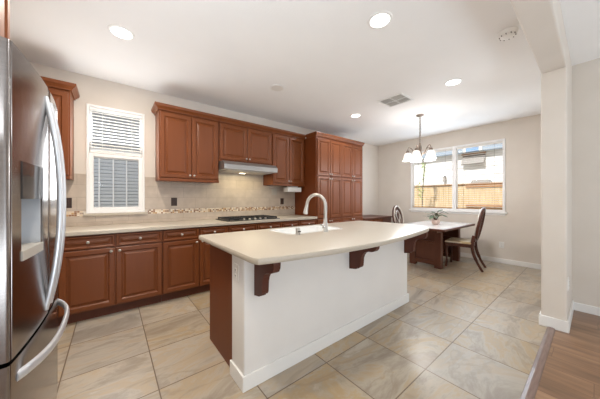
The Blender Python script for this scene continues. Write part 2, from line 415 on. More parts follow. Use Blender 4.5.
WX0, WX1, WZ0, WZ1 = -0.215, 0.325, 1.06, 2.36      # opening of the window over the counter
bm = BM()
bx(bm, LX - T, WX0, BY, BY + T, 0, CZ); bx(bm, WX1, RX + T, BY, BY + T, 0, CZ)
bx(bm, WX0, WX1, BY, BY + T, 0, WZ0); bx(bm, WX0, WX1, BY, BY + T, WZ1, CZ)
struct('wall_back', bm, 'wall', 'beige wall behind the cabinets', cat='wall')
VY0, VY1, VZ0, VZ1 = 1.085, 2.88, 0.985, 2.38       # opening of the dining window
bm = BM()
bx(bm, RX, RX + T, WINGY1 - 0.2, VY0, 0, CZ); bx(bm, RX, RX + T, VY1, BY, 0, CZ)
bx(bm, RX, RX + T, VY0, VY1, 0, VZ0); bx(bm, RX, RX + T, VY0, VY1, VZ1, CZ)
struct('wall_right', bm, 'wall', 'beige wall with the dining window', cat='wall')
struct('wall_left', bx(BM(), LX - T, LX, -3.6, BY, 0, CZ), 'wall', 'beige wall behind the refrigerator', cat='wall')
struct('wall_divider', bx(BM(), COLX, RX, WINGY0, WINGY1, 0, CZ, 0.012), 'wall', 'beige wing wall under the ceiling beam', cat='wall')
struct('wall_living', bx(BM(), LIVX, LIVX + T, -3.6, WINGY0, 0, CZ), 'wall', 'plain beige wall past the wing wall', cat='wall')
bm = BM()
bx(bm, LX - T, 0.0, -3.6 - T, -3.6, 0, CZ); bx(bm, 3.0, LIVX + T, -3.6 - T, -3.6, 0, CZ); bx(bm, 0.0, 3.0, -3.6 - T, -3.6, 2.2, CZ)
struct('wall_front', bm, 'wall', 'unseen beige wall with an open doorway, added to cut the light from behind', cat='wall')  # unseen wall added to limit light entering from the open rear
struct('ceiling_beam', bx(BM(), LX, COLX + 0.02, WINGY0 + 0.002, WINGY1 - 0.002, 2.46, CZ, 0.012), 'wall', 'drywall beam running into the wing wall', cat='beam')

def baseboard(name, x0, x1, y0, y1, label):
    bm = BM(); bx(bm, x0, x1, y0, y1, 0, 0.088, 0.004)
    return struct(name, bm, 'trim', label, cat='baseboard')
baseboard('baseboard_right', RX - 0.014, RX, WINGY1, BY, 'white baseboard under the dining window')
baseboard('baseboard_living', LIVX - 0.014, LIVX, -3.6, WINGY0 - 0.014, 'white baseboard along the plain wall')
bm = BM()
bx(bm, COLX - 0.014, COLX, WINGY0 - 0.014, WINGY1 + 0.014, 0, 0.105, 0.004)
bx(bm, COLX, LIVX - 0.001, WINGY0 - 0.014, WINGY0, 0, 0.105, 0.004)
bx(bm, COLX, RX - 0.015, WINGY1, WINGY1 + 0.014, 0, 0.105, 0.004)
struct('baseboard_divider', bm, 'trim', 'white baseboard wrapped around the wing wall', cat='baseboard')
bm = BM()
prism(bm, [(0.235, 0.0), (0.24, 0.008), (0.255, 0.014), (0.27, 0.014), (0.288, 0.008), (0.292, 0.0)],
      lambda a, b, k: (-1.0 if k == 0 else COLX - 0.016, a, b))
struct('trim_1', bm, 'strip', 'rounded wood transition strip between tile and planks', cat='trim')

# ------------------------------------------------------------------ window over the counter (window_1) and its blinds
win = thing('window_1', 'white double-hung window over the counter', 'window', (0.055, BY, WZ0), kind='structure')
def frame_xz(bm, x0, x1, z0, z1, w, y0, y1, wb=None):
    wb = wb or w
    bx(bm, x0, x0 + w, y0, y1, z0, z1, 0.003); bx(bm, x1 - w, x1, y0, y1, z0, z1, 0.003)
    bx(bm, x0 + w, x1 - w, y0, y1, z0, z0 + wb, 0.003); bx(bm, x0 + w, x1 - w, y0, y1, z1 - w, z1, 0.003)
bm = BM(); frame_xz(bm, -0.238, 0.35, 1.06, 2.385, 0.026, BY - 0.018, BY + 0.06)
obj('window_frame', bm, 'vinyl', win)
bm = BM(); frame_xz(bm, -0.212, 0.324, 1.75, 2.359, 0.022, BY + 0.05, BY + 0.09)
obj('sash', bm, 'vinyl', win)
bm = BM(); frame_xz(bm, -0.212, 0.324, 1.086, 1.80, 0.04, BY + 0.005, BY + 0.05, 0.045)
bx(bm, -0.19, -0.178, BY - 0.004, BY + 0.006, 1.56, 1.60); bx(bm, 0.288, 0.30, BY - 0.004, BY + 0.006, 1.56, 1.60)
obj('sash', bm, 'vinyl', win)
g = obj('glass', bx(BM(), -0.19, 0.302, BY + 0.066, BY + 0.070, 1.79, 2.337), 'glass', win)
obj('glass', bx(BM(), -0.172, 0.284, BY + 0.040, BY + 0.044, 1.131, 1.76), 'glass', win)
bm = BM(); bx(bm, -0.262, 0.385, BY - 0.04, BY + 0.02, 1.03, 1.059, 0.005)
obj('window_sill', bm, M['counter'], win, label='cream sill of the counter window')

def slat(bm, a0, a1, c, z, w, tilt, axis, t=0.003):
    """one slat: a0..a1 along axis, centre c across, crowned and tilted"""
    sec = []
    for k in range(5):
        s = -1 + 2 * k / 4
        sec.append((s * w / 2, 0.0035 * (1 - s * s)))
    sec = sec + [(p, q - t) for p, q in reversed(sec)]
    ct, st = math.cos(tilt), math.sin(tilt)
    def f(p, q, k):
        d = p * ct - q * st; h = p * st + q * ct
        a = a0 if k == 0 else a1
        return (a, c + d, z + h) if axis == 'x' else (c + d, a, z + h)
    prism(bm, sec, f)

# blind of the counter window: closed-ish upper half, open lower half
bl = thing('window_blind', 'white slatted blind, tilted nearly shut, in the upper half of the counter window', 'blind', (0.055, BY + 0.03, 1.80))
bm = BM()
for i in range(13): slat(bm, -0.207, 0.319, BY + 0.024, 1.835 + 0.0392 * i, 0.036, math.radians(31), 'x')
obj('slats', bm, 'blind', bl, True)
obj('headrail', bx(BM(), -0.209, 0.321, BY + 0.004, BY + 0.044, 2.325, 2.358, 0.003), 'blind', bl)
obj('bottom_rail', bx(BM(), -0.207, 0.319, BY + 0.006, BY + 0.046, 1.803, 1.820, 0.003), 'blind', bl)
for x in (-0.09, 0.21):
    bm = BM(); tube(bm, [(x, BY + 0.002, 1.82), (x, BY + 0.002, 2.33)], 0.0014, 6); obj('ladder_cord', bm, 'blind', bl)
# neighbouring shuttered window seen through the lower sash
sh = thing('shuttered_window', 'blue grey louvred shutters outside behind the lower sash of the counter window', 'shutter', (0.0, BY + 2.75, 0.5))
bm = BM()
for i in range(22): slat(bm, -0.95, 1.05, BY + 2.72, 0.62 + 0.075 * i, 0.07, math.radians(-55), 'x', 0.008)
obj('louvers', bm, 'shutter', sh, True)
for i in range(9):
    x = -0.9 + 0.232 * i
    bm = BM(); bx(bm, x - 0.011, x + 0.011, BY + 2.665, BY + 2.685, 0.58, 2.2); obj('tilt_bar', bm, 'vinyl', sh)
bm = BM(); bx(bm, -1.0, 1.1, BY + 2.68, BY + 2.819, 2.22, 2.29); bx(bm, -1.0, 1.1, BY + 2.68, BY + 2.819, 0.5, 0.56); bx(bm, -1.06, -1.0, BY + 2.68, BY + 2.819, 0.5, 2.29); bx(bm, 1.1, 1.16, BY + 2.68, BY + 2.819, 0.5, 2.29)
obj('shutter_frame', bm, 'vinyl', sh)
bm = BM(); bx(bm, -2.6, 3.0, BY + 2.82, BY + 3.0, -0.1, 3.3)
tag(obj('neighbor_wall', bm, 'stucco'), 'grey stucco house wall outside the counter window', 'wall')

# ------------------------------------------------------------------ dining window (window_2) and its blinds
win = thing('window_2', 'wide white sliding window beside the dining table', 'window', (RX, 1.98, VZ0), kind='structure')
def frame_yz(bm, y0, y1, z0, z1, w, x0, x1, wb=None):
    wb = wb or w
    bx(bm, x0, x1, y0, y0 + w, z0, z1, 0.003); bx(bm, x0, x1, y1 - w, y1, z0, z1, 0.003)
    bx(bm, x0, x1, y0 + w, y1 - w, z0, z0 + wb, 0.003); bx(bm, x0, x1, y0 + w, y1 - w, z1 - w, z1, 0.003)
bm = BM(); frame_yz(bm, 1.075, 2.895, 0.985, 2.392, 0.04, RX - 0.022, RX + 0.10, 0.04)
bx(bm, RX - 0.018, RX + 0.10, 1.90, 1.972, 1.02, 2.355, 0.003)
obj('window_frame', bm, 'vinyl', win)
bm = BM(); bx(bm, RX - 0.045, RX + 0.02, 1.045, 2.925, 0.952, 0.984, 0.005); bx(bm, RX - 0.016, RX, 1.075, 2.895, 0.915, 0.952, 0.003)
obj('window_sill', bm, 'vinyl', win)
for a, b in ((1.115, 1.90), (1.972, 2.855)):
    obj('glass', bx(BM(), RX + 0.075, RX + 0.079, a, b, 1.025, 2.352), 'glass', win)
for a, b, lab in ((1.119, 1.896, 'open white slatted blind in the window pane above the near dining chair'),
                  (1.976, 2.851, 'open white slatted blind in the pane behind the chandelier')):
    bl = thing('window_blind', lab, 'blind', (RX + 0.03, (a + b) / 2, 1.03))
    bm = BM()
    for i in range(29): slat(bm, a + .003, b - .003, RX + 0.026, 1.075 + 0.0435 * i, 0.046, math.radians(4), 'y', 0.0025)
    obj('slats', bm, 'blind', bl, True)
    obj('headrail', bx(BM(), RX + 0.004, RX + 0.05, a, b, 2.318, 2.352, 0.003), 'blind', bl)
    obj('bottom_rail', bx(BM(), RX + 0.004, RX + 0.05, a + .003, b - .003, 1.028, 1.046, 0.003), 'fence_rail', bl)
    for f in (0.16, 0.84):
        y = a + (b - a) * f
        bm = BM(); tube(bm, [(RX + 0.0005, y, 1.05), (RX + 0.0005, y, 2.33)], 0.0016, 6); obj('ladder_cord', bm, 'stem', bl)

# ------------------------------------------------------------------ outside the dining window
bm = BM(); bx(bm, RX + 0.3, 16, -6, 12, -0.2, -0.1); bx(bm, -4, RX + 0.3, BY + 0.25, 12, -0.2, -0.1)
struct('ground', bm, 'ground', 'pale gravel side yard', cat='ground')
fe = thing('wooden_fence', 'tan board fence outside the dining window', 'fence', (9.0, 3.0, -0.1))
bm = BM()
for i in range(44):
    y = -1.0 + 0.148 * i
    bx(bm, 9.0, 9.02, y, y + 0.142, -0.1, 1.70 + 0.006 * random.random())
obj('fence_boards', bm, 'fence', fe)
for z in (0.25, 0.98):
    obj('rail', bx(BM(), 8.955, 9.0, -1.0, 2.62, z, z + 0.09), 'fence_rail', fe)
obj('rail', bx(BM(), 8.93, 9.03, -1.0, 5.5, 1.70, 1.735), 'fence_rail', fe)
obj('rail', bx(BM(), 8.955, 9.0, -1.0, 2.62, 1.60, 1.70), 'fence_rail', fe)
bm = BM(); bx(bm, 11.6, 11.9, -4, 9, -0.1, 3.36)
for i in range(22):
    z = -0.1 + 0.155 * i
    prism(bm, [(11.6, z), (11.574, z), (11.598, z + 0.153), (11.6, z + 0.153)], lambda a, b, k: (a, -4 if k == 0 else 9, b))
hs = thing('neighbor_house', 'white sided house beyond the fence with a slate blue eave', 'house', (11.7, 2.5, -0.1))
obj('siding_wall', bm, 'siding', hs)
bm = BM(); bx(bm, 11.25, 12.2, -4.2, 9.2, 3.13, 3.62); obj('eave', bm, 'eave', hs)
bm = BM(); bx(bm, 11.2, 11.25, 2.84, 3.28, 3.13, 3.36); obj('window_pane', bm, 'ext_glass', hs)
for y in (2.74, 3.28): obj('window_casing', bx(BM(), 11.18, 11.25, y, y + .10, 3.13, 3.38), 'siding', hs)
aw = thing('awning', 'small awning board on the white house wall above its modelled grey shadow', 'awning', (11.4, 3.1, 2.6))
bm = BM()
prism(bm, [(11.57, 3.04), (11.57, 2.98), (11.32, 2.62), (11.29, 2.66)], lambda a, b, k: (a, 2.72 if k == 0 else 3.48, b))
obj('awning_shadow', bm, 'awning', aw)  # tilted grey slab gives the awning's cast shadow a body
bm = BM(); bx(bm, 11.42, 11.57, 2.70, 3.50, 3.04, 3.125); obj('awning_board', bm, 'awning_trim', aw)
ut = thing('utility_box', 'grey green utility cover showing just above the fence rail', 'box', (10.5, 2.5, 1.8))
bm = BM(); prism(bm, [(2.25, 1.70), (2.95, 1.70), (2.85, 1.93), (2.38, 1.93)], lambda a, b, k: (10.4 if k == 0 else 10.8, a, b)); obj('cover', bm, 'awning', ut)
obj('post', bx(BM(), 10.55, 10.65, 2.55, 2.65, -0.1, 1.70), 'awning', ut)
ld = thing('wall_lantern', 'small dark wall lantern on the white house by the window mullion', 'lantern', (11.5, 4.2, 2.3))
obj('lantern_body', bx(BM(), 11.42, 11.58, 4.11, 4.22, 1.98, 2.2, 0.02), 'awning', ld); obj('bracket', bx(BM(), 11.5, 11.59, 4.14, 4.19, 2.2, 2.25), 'black', ld)
tr = thing('young_tree', 'young yellow green tree outside behind the chandelier', 'tree', (8.2, 3.62, -0.1))
bm = BM(); tube(bm, smooth_path([(8.2, 3.62, -0.1), (8.22, 3.66, 0.9), (8.2, 3.62, 1.8), (8.2, 3.56, 2.45)]), 0.014, 6); obj('trunk', bm, 'stem', tr)
bm = BM()
for i in range(150):
    z = 1.2 + 1.25 * random.random(); a = random.random() * 2 * PI; r = 0.02 + 0.15 * random.random() * (1.15 - (z - 1.2) / 1.6)
    c = Vector((8.2 + r * math.cos(a), 3.62 + (0.10 if z < 1.85 else -0.03) + r * math.sin(a), z)); l = 0.035 + 0.03 * random.random()
    d = Vector((math.cos(a), math.sin(a), random.uniform(-.8, .6))).normalized(); s = d.cross(Vector((0, 0, 1))).normalized()
    vs = [bm.verts.new(c + p) for p in (-d * l, s * l * .45, d * l, -s * l * .45)]; bm.faces.new(vs)
obj('leaves', bm, 'young_leaf', tr)

# ------------------------------------------------------------------ cabinetry helpers
def door_bm(bm, u0, u1, v0, v1, F, frame=0.055, t=0.02):
    """raised-panel door as concentric rings; F(u, v, n) -> world, n outward from the cabinet face"""
    prof = [(0, 0), (0, t - 0.005), (0.004, t - 0.001), (0.007, t), (frame - 0.012, t), (frame - 0.007, t - 0.005), (frame, t - 0.013),
            (frame + 0.010, t - 0.013), (frame + 0.030, t - 0.002), (frame + 0.034, t - 0.002)]
    rs = []
    for i, n in prof:
        i = min(i, (u1 - u0) / 2 - 0.002, (v1 - v0) / 2 - 0.002)
        rs.append([F(u0 + i, v0 + i, n), F(u1 - i, v0 + i, n), F(u1 - i, v1 - i, n), F(u0 + i, v1 - i, n)])
    return rings(bm, rs)

def knob_bm(bm, u, v, F, n0=0.02):
    o = Vector(F(u, v, n0)); d = (Vector(F(u, v, n0 + 1)) - o).normalized()
    M4 = d.to_track_quat('Z', 'Y').to_matrix().to_4x4()
    return lathe(bm, [(0.006, 0), (0.005, 0.008), (0.006, 0.012), (0.013, 0.017), (0.014, 0.022), (0.010, 0.027), (0.001, 0.029)], o, 14, M4)

def S_(yf): return lambda u, v, n: (u, yf - n, v)       # faces -Y
def W_(xf): return lambda u, v, n: (xf - n, u, v)       # faces -X
def E_(xf): return lambda u, v, n: (xf + n, u, v)       # faces +X

def door(root, name, u0, u1, v0, v1, F, m='cabinet', knob=None, frame=0.055):
    d = obj(name, door_bm(BM(), u0, u1, v0, v1, F, frame), m, root)
    if knob: obj('knob', knob_bm(BM(), knob[0], knob[1], F), 'nickel', d, True)
    return d

CROWN = [(0, 0), (0.012, 0.0), (0.014, 0.012), (0.03, 0.03), (0.045, 0.042), (0.05, 0.058), (0.05, 0.072), (0.0, 0.072)]
def crown_bm(path_fn, z):
    return rings(BM(), list(zip(*[[Vector((p[0], p[1], z + h)) for p in path_fn(o)] for o, h in CROWN])))

YF = 3.19       # base cabinet carcass front (doors stand proud of it)
YW = BY - 0.003

def base_cabinet(x0, x1, doors, label, group='base cabinets under the long counter'):
    r = thing('base_cabinet', label, 'cabinet', ((x0 + x1) / 2, 3.5, 0), group)
    obj('body', bx(BM(), x0 + .001, x1 - .001, YF, YW, 0.105, 0.874), 'cabinet', r)
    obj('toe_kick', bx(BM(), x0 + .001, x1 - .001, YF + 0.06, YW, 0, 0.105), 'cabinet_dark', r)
    F = S_(YF)
    for (a, b, kside) in doors:
        door(r, 'drawer', a + .006, b - .006, 0.735, 0.862, F, knob=((a + b) / 2, 0.80), frame=0.028)
        kx = b - 0.035 if kside == 'r' else a + 0.035
        door(r, 'door', a + .006, b - .006, 0.118, 0.722, F, knob=(kx, 0.69))
    return r
base_cabinet(LX + .002, -0.40, [(-1.05, -0.73, 'r'), (-0.73, -0.40, 'l')], 'cherry base cabinet mostly hidden behind the refrigerator')
base_cabinet(-0.40, 0.468, [(-0.40, 0.032, 'r'), (0.032, 0.468, 'l')], 'two-door cherry base cabinet below the counter window')
base_cabinet(0.468, 1.26, [(0.468, 0.88, 'r'), (0.88, 1.26, 'l')], 'two-door cherry base cabinet partly hidden by the dark end of the island')
base_cabinet(1.26, 2.165, [(1.26, 1.71, 'r'), (1.71, 2.165, 'l')], 'cherry base cabinet directly below the gas cooktop')
base_cabinet(2.165, 2.918, [(2.165, 2.535, 'r'), (2.535, 2.918, 'l')], 'cherry base cabinet between the cooktop and the tall pantry')

bm = BM(); bx(bm, LX + .002, 2.916, 3.145, YW, 0.876, 0.915, 0.006, 3)
tag(obj('countertop', bm, 'counter'), 'long cream countertop along the tiled wall under the window', 'countertop')

# backsplash
bs = thing('backsplash', 'beige tile backsplash with a mosaic band along the counter', 'backsplash', (1.0, BY, 0.915), kind='structure')
SY0, SY1 = BY - 0.010, BY - 0.001
bm = BM()
for a, b, z0, z1 in ((LX + .002, -0.262, .916, 1.028), (-0.262, 0.385, .916, 1.028), (0.385, 2.916, .916, 1.028), (LX + .002, -0.24, 1.09, 1.535), (0.352, 1.255, 1.09, 1.535), (1.255, 2.18, 1.09, 1.80), (2.18, 2.916, 1.09, 1.535)):
    bx(bm, a, b, SY0, SY1, z0, z1)
obj('field_tile', bm, 'splash', bs)
bm = BM(); bx(bm, LX + .002, -0.264, SY0 - 0.002, SY1, 1.028, 1.09); bx(bm, 0.387, 2.916, SY0 - 0.002, SY1, 1.028, 1.09)
obj('mosaic_band', bm, 'mosaic', bs)

# ------------------------------------------------------------------ wall cabinets
UF = 3.52
def wall_cabinet(x0, x1, z0, z1, doors, label, rail=True):
    r = thing('wall_cabinet', label, 'cabinet', ((x0 + x1) / 2, 3.65, z0), 'wall cabinets over the long counter')
    obj('body', bx(BM(), x0 + .001, x1 - .001, UF, YW - 0.008, z0, z1), 'cabinet', r)
    F = S_(UF)
    for (a, b, ks) in doors:
        kx = b - 0.028 if ks == 'r' else a + 0.028
        door(r, 'door', a + .004, b - .004, z0 + .035, z1 - .03, F, knob=(kx, z0 + 0.075), frame=0.06)
    if rail:
        obj('light_rail', bx(BM(), x0 + .001, x1 - .001, UF - 0.022, UF - 0.001, z0 - 0.012, z0 + 0.028, 0.004), 'cabinet', r)
    return r
ca = wall_cabinet(0.475, 1.253, 1.485, 2.40, [(0.485, 0.872, 'r'), (0.872, 1.243, 'l')], 'tall two-door cherry wall cabinet next to the counter window')
cb = wall_cabinet(1.257, 2.178, 1.80, 2.40, [(1.265, 1.715, 'r'), (1.715, 2.17, 'l')], 'short two-door cherry wall cabinet above the range hood', False)
cc = wall_cabinet(2.182, 2.916, 1.485, 2.40, [(2.19, 2.55, 'r'), (2.55, 2.905, 'l')], 'two-door cherry wall cabinet between the range hood and pantry')
obj('crown', crown_bm(lambda o: [(0.475 - o, YW - .01), (0.475 - o, UF - .012 - o), (1.253, UF - .012 - o)], 2.392), 'cabinet', ca)
obj('crown', crown_bm(lambda o: [(1.257, UF - .012 - o), (2.178, UF - .012 - o)], 2.392), 'cabinet', cb)
obj('crown', crown_bm(lambda o: [(2.182, UF - .012 - o), (2.916, UF - .012 - o)], 2.392), 'cabinet', cc)
cd = wall_cabinet(LX + .002, -0.345, 1.455, 2.40, [(-1.05, -0.70, 'r'), (-0.70, -0.355, 'l')], 'cherry wall cabinet partly hidden behind the refrigerator')
obj('crown', crown_bm(lambda o: [(LX + .002, UF - .012 - o), (-0.345 + o, UF - .012 - o), (-0.345 + o, YW - .01)], 2.392), 'cabinet', cd)

# pantry
PX0, PX1, PF, PT = 2.92, 4.30, 3.19, 2.40
pn = thing('pantry_cabinet', 'tall cherry pantry with four columns of doors', 'cabinet', (3.61, 3.5, 0))
obj('body', bx(BM(), PX0, PX1, PF, YW, 0.105, PT), 'panel', pn)
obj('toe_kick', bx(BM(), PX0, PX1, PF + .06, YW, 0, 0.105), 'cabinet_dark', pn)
xs = [2.94, 3.275, 3.605, 3.945, 4.285]
for i in range(4):
    a, b = xs[i], xs[i + 1]; kx = b - .03 if i % 2 == 0 else a + .03
    door(pn, 'door', a + .004, b - .004, 1.675, 2.355, S_(PF), knob=(kx, 1.71))
    door(pn, 'door', a + .004, b - .004, 0.875, 1.658, S_(PF), knob=(kx, 1.62))
    door(pn, 'door', a + .004, b - .004, 0.12, 0.858, S_(PF), knob=(kx, 0.82))
obj('crown', crown_bm(lambda o: [(PX0 - o * .5, 3.455), (PX0 - o * .5, PF - .012 - o * .5), (PX1 + o * .5, PF - .012 - o * .5), (PX1 + o * .5, YW)], 2.392), 'cabinet', pn)

# built-in desk cabinet past the pantry
dk = thing('desk_cabinet', 'low cherry cabinet with a wood top in the corner past the pantry', 'cabinet', (4.9, 3.5, 0))
obj('body', bx(BM(), PX1 + .055, 5.50, 3.21, YW, 0.105, 0.775), 'table_wood', dk)
obj('top', bx(BM(), PX1 + .052, 5.53, 3.17, YW, 0.776, 0.808, 0.004), 'table_wood', dk)
obj('toe_kick', bx(BM(), PX1 + .055, 5.48, 3.27, YW, 0, 0.105), 'cabinet_dark', dk)
for a, b in ((4.36, 4.73), (4.73, 5.1)):
    door(dk, 'drawer', a + .005, b - .005, 0.62, 0.765, S_(3.21), knob=((a + b) / 2, 0.69), frame=0.03, m='cabinet')
    door(dk, 'door', a + .005, b - .005, 0.12, 0.61, S_(3.21), knob=(b - .04, 0.57), m='cabinet')

# ------------------------------------------------------------------ range hood, cooktop, things on the wall
hd = thing('range_hood', 'slim stainless range hood below the short wall cabinet', 'hood', (1.71, 3.5, 1.665))
bm = BM()
prism(bm, [(YW - .008, 1.672), (3.335, 1.672), (3.325, 1.676), (3.325, 1.745), (3.38, 1.797), (YW - .008, 1.797)], lambda a, b, k: (1.262 if k == 0 else 2.172, a, b))
obj('hood_body', bm, 'hood_steel', hd)
obj('grease_filter', bx(BM(), 1.35, 2.10, 3.40, 3.75, 1.664, 1.672), 'vent_slat', hd)
obj('lamp_lens', bx(BM(), 1.66, 1.75, 3.66, 3.70, 1.658, 1.664), 'hood_lamp', hd)
ld_ = bpy.data.lights.new('hood_lamp', 'AREA'); ld_.shape = 'RECTANGLE'; ld_.size = 0.6; ld_.size_y = 0.2; ld_.energy = 2.6; ld_.color = (1, 0.86, 0.52)
lo = bpy.data.objects.new('hood_lamp', ld_); COL.objects.link(lo); lo.parent = hd; lo.location = (-0.01, 0.05, -0.015)

ck = thing('gas_cooktop', 'black gas cooktop with grates set in the counter', 'cooktop', (1.70, 3.45, 0.915))
obj('cooktop_plate', bx(BM(), 1.27, 2.14, 3.20, 3.72, 0.9155, 0.925, 0.004), 'black', ck)
for x, y, rr in ((1.45, 3.33, .045), (1.45, 3.60, .038), (1.95, 3.33, .038), (1.95, 3.60, .045), (1.70, 3.47, .055)):
    bm = BM(); lathe(bm, [(rr, 0.925), (rr, 0.934), (rr * .8, 0.936), (rr * .8, 0.943), (0.002, 0.944)], (x, y, 0), 18); obj('burner', bm, 'iron', ck, True)
for x0, x1 in ((1.30, 1.56), (1.575, 1.825), (1.84, 2.11)):
    bm = BM()
    for y in (3.25, 3.68): bx(bm, x0, x1, y - .007, y + .007, .938, .954)
    for x in (x0 + .006, x1 - .006, (x0 + x1) / 2): bx(bm, x - .006, x + .006, 3.25, 3.68, .938, .954)
    for y in (3.39, 3.54): bx(bm, x0, x1, y - .005, y + .005, .938, .954)
    for x in (x0 + .008, x1 - .008):
        for y in (3.255, 3.675): bx(bm, x - .008, x + .008, y - .008, y + .008, .925, .94)
    obj('grate', bm, 'iron', ck)
for i in range(5):
    bm = BM(); lathe(bm, [(0.017, 0.925), (0.016, 0.945), (0.012, 0.948), (0.001, 0.948)], (1.52 + .09 * i, 3.222, 0), 14); obj('control_knob', bm, 'nickel', ck, True)

pt = thing('under_cabinet_box', 'white box mounted under the wall cabinet beside the pantry', 'box', (2.69, 3.6, 1.36))
obj('case', bx(BM(), 2.535, 2.855, 3.53, 3.68, 1.368, 1.455, 0.01), 'plate_white', pt)
obj('bracket', bx(BM(), 2.60, 2.79, 3.56, 3.65, 1.455, 1.484), 'plate_white', pt)

def plate(name, label, cat, cx, z, w, h, F, m, kind='outlet', n0=0.0, group=None):
    r = thing(name, label, cat, F(cx, z, n0), group)
    bm = BM(); rings(bm, [[F(cx + sx * (w / 2 - i), z + sz * (h / 2 - i), n0 + n) for sx, sz in ((-1, -1), (1, -1), (1, 1), (-1, 1))] for i, n in ((0, 0), (0, .004), (.003, .006))])
    obj('cover_plate', bm, m, r)
    if kind == 'outlet':
        for dz in (-.02, .02):
            bm = BM(); rings(bm, [[F(cx + sx * (.013 - i), z + dz + sz * (.012 - i), n0 + n) for sx, sz in ((-1, -1), (1, -1), (1, 1), (-1, 1))] for i, n in ((0, .005), (0, .008), (.002, .009))])
            s = obj('socket', bm, m, r)
            for du in (-.005, .005):
                bm = BM(); rings(bm, [[F(cx + du + sx * .0012, z + dz + sz * .005, n0 + n) for sx, sz in ((-1, -1), (1, -1), (1, 1), (-1, 1))] for n in (.0088, .0094)])
                obj('slot', bm, 'black', s)
    else:
        k = 2 if w > .09 else 1
        for i in range(k):
            du = (i - (k - 1) / 2) * .046
            bm = BM(); rings(bm, [[F(cx + du + sx * (.016 - i_), z + sz * (.033 - i_), n0 + n) for sx, sz in ((-1, -1), (1, -1), (1, 1), (-1, 1))] for i_, n in ((0, .005), (0, .009), (.003, .01))])
            obj('rocker', bm, m, r)
    return r
FB = S_(SY0)
plate('wall_outlet', 'dark bronze outlet on the tile between refrigerator and window', 'outlet', -0.40, 1.19, .075, .118, FB, 'plate_brown')
plate('wall_outlet', 'dark bronze outlet on the tile below the tall wall cabinet by the window', 'outlet', 0.71, 1.195, .075, .118, FB, 'plate_brown')
plate('wall_outlet', 'dark bronze outlet on the tile beside the pantry', 'outlet', 2.60, 1.19, .075, .118, FB, 'plate_brown')
plate('light_switch', 'pale double switch plate on the tile by the range hood', 'switch', 2.42, 1.37, .118, .118, FB, 'plate_grey', 'switch')
plate('wall_outlet', 'white outlet low on the wall under the dining window', 'outlet', 1.13, 0.35, .075, .118, W_(RX), 'plate_white')
plate('wall_outlet', 'white outlet low on the side of the wing wall', 'outlet', 3.40, 0.43, .075, .118, S_(WINGY0), 'plate_white')

# ------------------------------------------------------------------ island
IX0, IX1, IY = 0.665, 2.778, 1.41
isl = thing('kitchen_island', 'white island half wall with a dark cherry end panel and corbels', 'island', (1.7, 1.8, 0))
bm = BM(); bx(bm, IX0, IX1, IY, 1.612, 0, 0.874, 0.012, 3)
obj('half_wall', bm, 'wall_white', isl, True)
obj('cabinet_body', bx(bx(BM(), IX0 + 0.04, 1.235, 1.613, 2.11, 0.10, 0.874), 2.0, IX1 - .02, 1.613, 2.11, 0.10, 0.874), 'cabinet', isl)
obj('sink_front', bx(BM(), 1.235, 2.0, 2.112, 2.125, 0.10, 0.874), 'cabinet', isl)
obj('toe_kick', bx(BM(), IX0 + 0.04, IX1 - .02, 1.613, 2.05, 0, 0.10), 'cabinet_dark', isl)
obj('end_panel', bx(BM(), IX0 + 0.012, IX0 + 0.04, 1.613, 2.125, 0.0, 0.874, 0.002), 'panel', isl)
bm = BM()
for x0, x1, y0, y1 in ((IX0 - .014, IX1 + .014, IY - .014, IY), (IX0 - .014, IX0, IY, 1.612), (IX1, IX1 + .014, IY, 1.612)):
    bx(bm, x0, x1, y0, y1, 0, 0.10, 0.004)
obj('baseboard', bm, 'trim', isl)
def corbel(x, reach):
    pr = [(IY, .874), (1.115, .874), (1.115, .845), (1.12, .82), (1.135, .80), (1.16, .79), (1.195, .787), (1.225, .78), (1.25, .765), (1.268, .74), (1.278, .71), (1.28, .675), (1.284, .645), (1.295, .63), (1.32, .625), (1.33, .61), (IY, .598)]
    pr = [(IY + (a - IY) * reach, b) for a, b in pr]
    bm = BM(); prism(bm, pr, lambda a, b, k: (x - .024 if k == 0 else x + .024, a, b))
    obj('corbel', bm, 'corbel', isl)
for x, reach in ((0.762, 0.82), (1.727, 0.97), (2.72, 0.85)): corbel(x, reach)

# island countertop with a hole for the sink
SX0, SX1, SYa, SYb = 1.265, 1.955, 1.71, 2.085
front = smooth_path([(0.60, 1.19, 0), (0.612, 1.15, 0), (0.65, 1.127, 0), (0.87, 1.085, 0), (1.26, 1.035, 0), (1.6, 1.018, 0), (1.95, 1.035, 0), (2.3, 1.075, 0), (2.55, 1.112, 0),
                     (2.72, 1.145, 0), (2.82, 1.185, 0), (2.895, 1.27, 0), (2.95, 1.42, 0), (2.97, 1.65, 0), (2.94, 1.95, 0), (2.90, 2.12, 0), (2.86, 2.19, 0), (2.80, 2.205, 0)], 6)
out = [(p.x, p.y) for p in front] + [(0.62, 2.205), (0.60, 2.185)]
cen = Vector((1.7, 1.65))
def inset(pts, d):
    res = []
    n = len(pts)
    for i in range(n):
        a, b, c = Vector(pts[i - 1]), Vector(pts[i]), Vector(pts[(i + 1) % n])
        t = (c - a).normalized(); nrm = Vector((-t.y, t.x))
        res.append(tuple(b + nrm * d))
    return res
